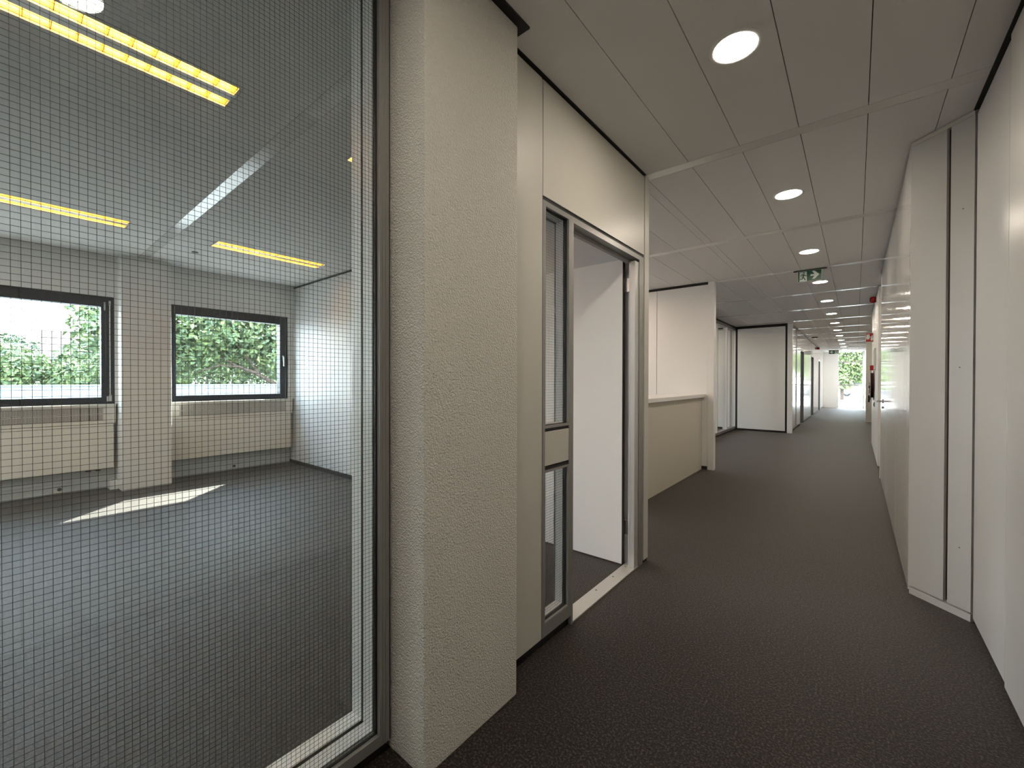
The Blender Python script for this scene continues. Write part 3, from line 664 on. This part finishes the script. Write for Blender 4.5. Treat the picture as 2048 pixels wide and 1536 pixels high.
# ================================================================== outside
def tree(name, base, limbs, blobs, n, leaf, label, mats, cat='tree', group='trees outside the windows'):
    r = root(name, base, label, cat, group)
    for k, pts in enumerate(limbs):
        bm = bmesh.new(); prev = None; seg = 8
        for i, (p, rad) in enumerate(pts):
            dirv = (Vector(pts[min(i + 1, len(pts) - 1)][0]) - Vector(pts[max(i - 1, 0)][0])).normalized()
            q = dirv.to_track_quat('Z', 'Y')
            ring = [bm.verts.new(Vector(p) + q @ Vector((rad * math.cos(2 * math.pi * j / seg), rad * math.sin(2 * math.pi * j / seg), 0))) for j in range(seg)]
            if prev:
                for j in range(seg): bm.faces.new((prev[j], prev[(j + 1) % seg], ring[(j + 1) % seg], ring[j]))
            prev = ring
        finish('trunk' if k == 0 else 'branch', bm, BARK, r, True)
    bm = bmesh.new(); tot = sum(b[1][0] * b[1][1] * b[1][2] for b in blobs)
    for c, rad in blobs:
        m = int(n * rad[0] * rad[1] * rad[2] / tot)
        for _ in range(m):
            while True:
                p = Vector((random.uniform(-1, 1), random.uniform(-1, 1), random.uniform(-1, 1)))
                if 0.25 < p.length < 1: break
            p = p * (0.6 + 0.4 * random.random()) if p.length < 0.5 else p
            pos = Vector((c[0] + p.x * rad[0], c[1] + p.y * rad[1], c[2] + p.z * rad[2]))
            nrm = (p + Vector((random.gauss(0, .6), random.gauss(0, .6), random.gauss(0.3, .6)))).normalized()
            q = nrm.to_track_quat('Z', 'Y'); a = random.random() * 6.28; L = leaf * random.uniform(.7, 1.3)
            u = q @ Vector((math.cos(a), math.sin(a), 0)); w = q @ Vector((-math.sin(a), math.cos(a), 0)); fold = nrm * L * 0.18
            v = [bm.verts.new(pos - u * L), bm.verts.new(pos + w * L * .5 + fold), bm.verts.new(pos + u * L), bm.verts.new(pos - w * L * .5 + fold)]
            mi = random.choice((0, 0, 1, 1, 2))
            f1 = bm.faces.new((v[0], v[1], v[2])); f2 = bm.faces.new((v[0], v[2], v[3])); f1.material_index = f2.material_index = mi
    o = finish('foliage', bm, mats, r); o['kind'] = 'stuff'
L3 = LEAFS
tree('leafy_tree', (-22, 9.0, -0.2),
     [[((-22, 9.2, -0.2), .16), ((-22, 8.9, 0.7), .13), ((-22, 8.4, 1.15), .11), ((-22, 7.7, 1.58), .09), ((-22, 6.9, 1.9), .06), ((-22.2, 6.0, 2.5), .03)],
      [((-22, 7.9, 1.45), .07), ((-21.9, 7.3, 2.3), .05), ((-22, 6.7, 3.3), .03)],
      [((-22, 7.0, 1.85), .05), ((-21.8, 6.2, 1.9), .035), ((-21.8, 5.4, 1.6), .02)],
      [((-22, 8.7, 0.95), .09), ((-22.3, 9.3, 2.4), .06), ((-22.3, 9.8, 4.0), .03)]],
     [((-22.4, 6.0, 4.6), (2.6, 4.1, 2.6)), ((-22.6, 4.6, 2.6), (1.6, 2.0, 1.4)), ((-22.4, 9.2, 3.0), (2.0, 2.2, 1.9)), ((-23.6, 7.0, 2.6), (1.2, 2.6, 1.6)), ((-22.2, 3.2, 4.2), (1.6, 1.7, 2.2)), ((-21.6, 2.75, 2.8), (1.2, 1.35, 1.5))],
     21000, 0.13, 'leafy tree with leaning trunk filling the window beside the end wall', L3)
tree('garden_shrub', (-29, 0.4, -0.2), [[((-29, 0.4, -0.2), .08), ((-29, 0.4, 1.6), .04)]], [((-29, 0.2, 1.6), (1.2, 1.4, 1.3)), ((-28.6, 2.6, 1.3), (1.0, 1.5, .95))], 5000, 0.11, 'low green shrub under the open sky in the cut-off window', [L3[2], L3[0], L3[1]])
tree('garden_shrub', (-26, 4.0, -0.2), [[((-26, 4.0, -0.2), .08), ((-26, 4.0, 1.4), .04)]], [((-26, 4.2, 1.5), (1.0, 2.2, 1.1))], 3000, 0.11, 'bushy green shrub beneath the tree crown behind the white wall', [L3[0], L3[2], L3[1]])
tree('distant_tree', (-34, 11, -0.2), [[((-34, 11, -0.2), .2), ((-34, 11, 3.0), .1)]], [((-34, 10.6, 2.2), (1.8, 4.2, 2.3))], 4500, 0.17, 'dense far tree seen beneath the leaning trunk', [L3[1], L3[0], L3[2]])
tree('distant_tree', (-33, 3.4, -0.2), [[((-33, 3.4, -0.2), .2), ((-33, 3.4, 2.0), .1)]], [((-33, 3.6, 1.7), (1.4, 2.1, 1.9))], 2600, 0.16, 'rounded far tree between the shrubs and the brick house', [L3[1], L3[0], L3[2]])
tree('distant_tree', (-48, -1.5, -0.2), [[((-48, -1.5, -0.2), .2), ((-48, -1.5, 3.0), .1)]], [((-48, -1.5, 2.7), (2.5, 4.5, 2.2))], 3500, 0.22, 'hazy far tree on the skyline of the cut-off window', [L3[1], L3[1], L3[0]])
tree('leafy_tree', (-0.86, 42, -0.2), [[((-0.86, 42, -0.2), .13), ((-0.84, 42, 1.0), .11), ((-0.7, 42, 3.0), .08)], [((-0.84, 42, 1.0), .07), ((0.4, 42, 2.2), .04)]],
     [((-0.6, 42.3, 4.2), (3.6, 2.4, 3.2)), ((-1.0, 41.8, 1.5), (1.1, 1.2, 1.1)), ((0.8, 42.5, 2.4), (1.4, 1.2, 1.4))], 9000, 0.15, 'pale green tree outside the end window of the corridor', [L3[2], L3[0], L3[2]])
tree('leafy_tree', (3.5, 56, -0.2), [[((3.5, 56, -0.2), .2), ((3.5, 56, 3.0), .12)]], [((2.5, 56, 5.6), (5.5, 3.0, 3.6))], 5000, 0.22, 'far tree behind the parked cars at the end window', [L3[2], L3[0], L3[1]])
gwl = root('garden_wall', (-20, 8, -0.2), 'long low white wall outside below the trees', 'wall')
B('masonry', (-20.2, -20.0, -8, 26, -0.21, 1.03), RENDER, gwl); B('coping', (-20.25, -19.95, -8, 26, 1.03, 1.07), RENDER, gwl)
hs = root('house', (-38, 4.5, -0.2), 'brown brick house with a tiled roof behind the shrubs', 'house')
B('walls', (-42, -38, 1.9, 9.0, -0.2, 2.5), BRICK, hs)
bm = bmesh.new(); A = [(-42.3, 2.5), (-37.7, 2.5), (-40, 4.4)]
va = [bm.verts.new((x, 1.7, z)) for x, z in A]; vb = [bm.verts.new((x, 9.2, z)) for x, z in A]
bm.faces.new(va); bm.faces.new(vb[::-1])
for k in range(3): bm.faces.new((va[k], va[(k + 1) % 3], vb[(k + 1) % 3], vb[k]))
finish('roof', bm, ROOFT, hs)
B('chimney', (-40.4, -39.8, 5.1, 5.7, 3.4, 5.0), BRICK, hs)
for y in (2.6, 4.4, 6.4):
    wdw = B('window', (-38.0, -37.95, y, y + 0.9, 0.9, 1.9), WFRAME, hs); B('pane', (-37.95, -37.94, y + .08, y + .82, 0.98, 1.82), CARGL, wdw)
def car(loc, mat, label, along='x'):
    x, y, z = loc; r = root('parked_car', loc, label, 'car', 'cars parked outside the end window')
    prof = [(-2.1, .35), (-2.1, .75), (-1.9, .92), (-1.1, 1.0), (-.55, 1.42), (.75, 1.45), (1.45, 1.02), (2.05, .9), (2.1, .4)]
    plate_xz('body', [[(x + a, z + b) for a, b in prof]], y, y + 1.7, mat, r)
    plate_xz('side_window', [[(x + a, z + b) for a, b in ((-.85, 1.03), (-.48, 1.34), (.05, 1.36), (.05, 1.03))]], y - .01, y, CARGL, r)
    plate_xz('side_window', [[(x + a, z + b) for a, b in ((.13, 1.03), (.13, 1.36), (.68, 1.37), (1.15, 1.03))]], y - .01, y, CARGL, r)
    for dx in (-1.3, 1.3):
        w = CY('wheel', (x + dx, y - .03, z + .33), (0, 1, 0), .33, .22, TYRE, r, 24); CY('hub_cap', (x + dx, y - .04, z + .33), (0, 1, 0), .2, .02, CARG, w, 18)
car((-0.3, 47.5, -0.21), CARW, 'white car parked beyond the slim tree at the end window')
car((0.6, 52.5, -0.21), CARG, 'silver car parked in the second row at the end window')
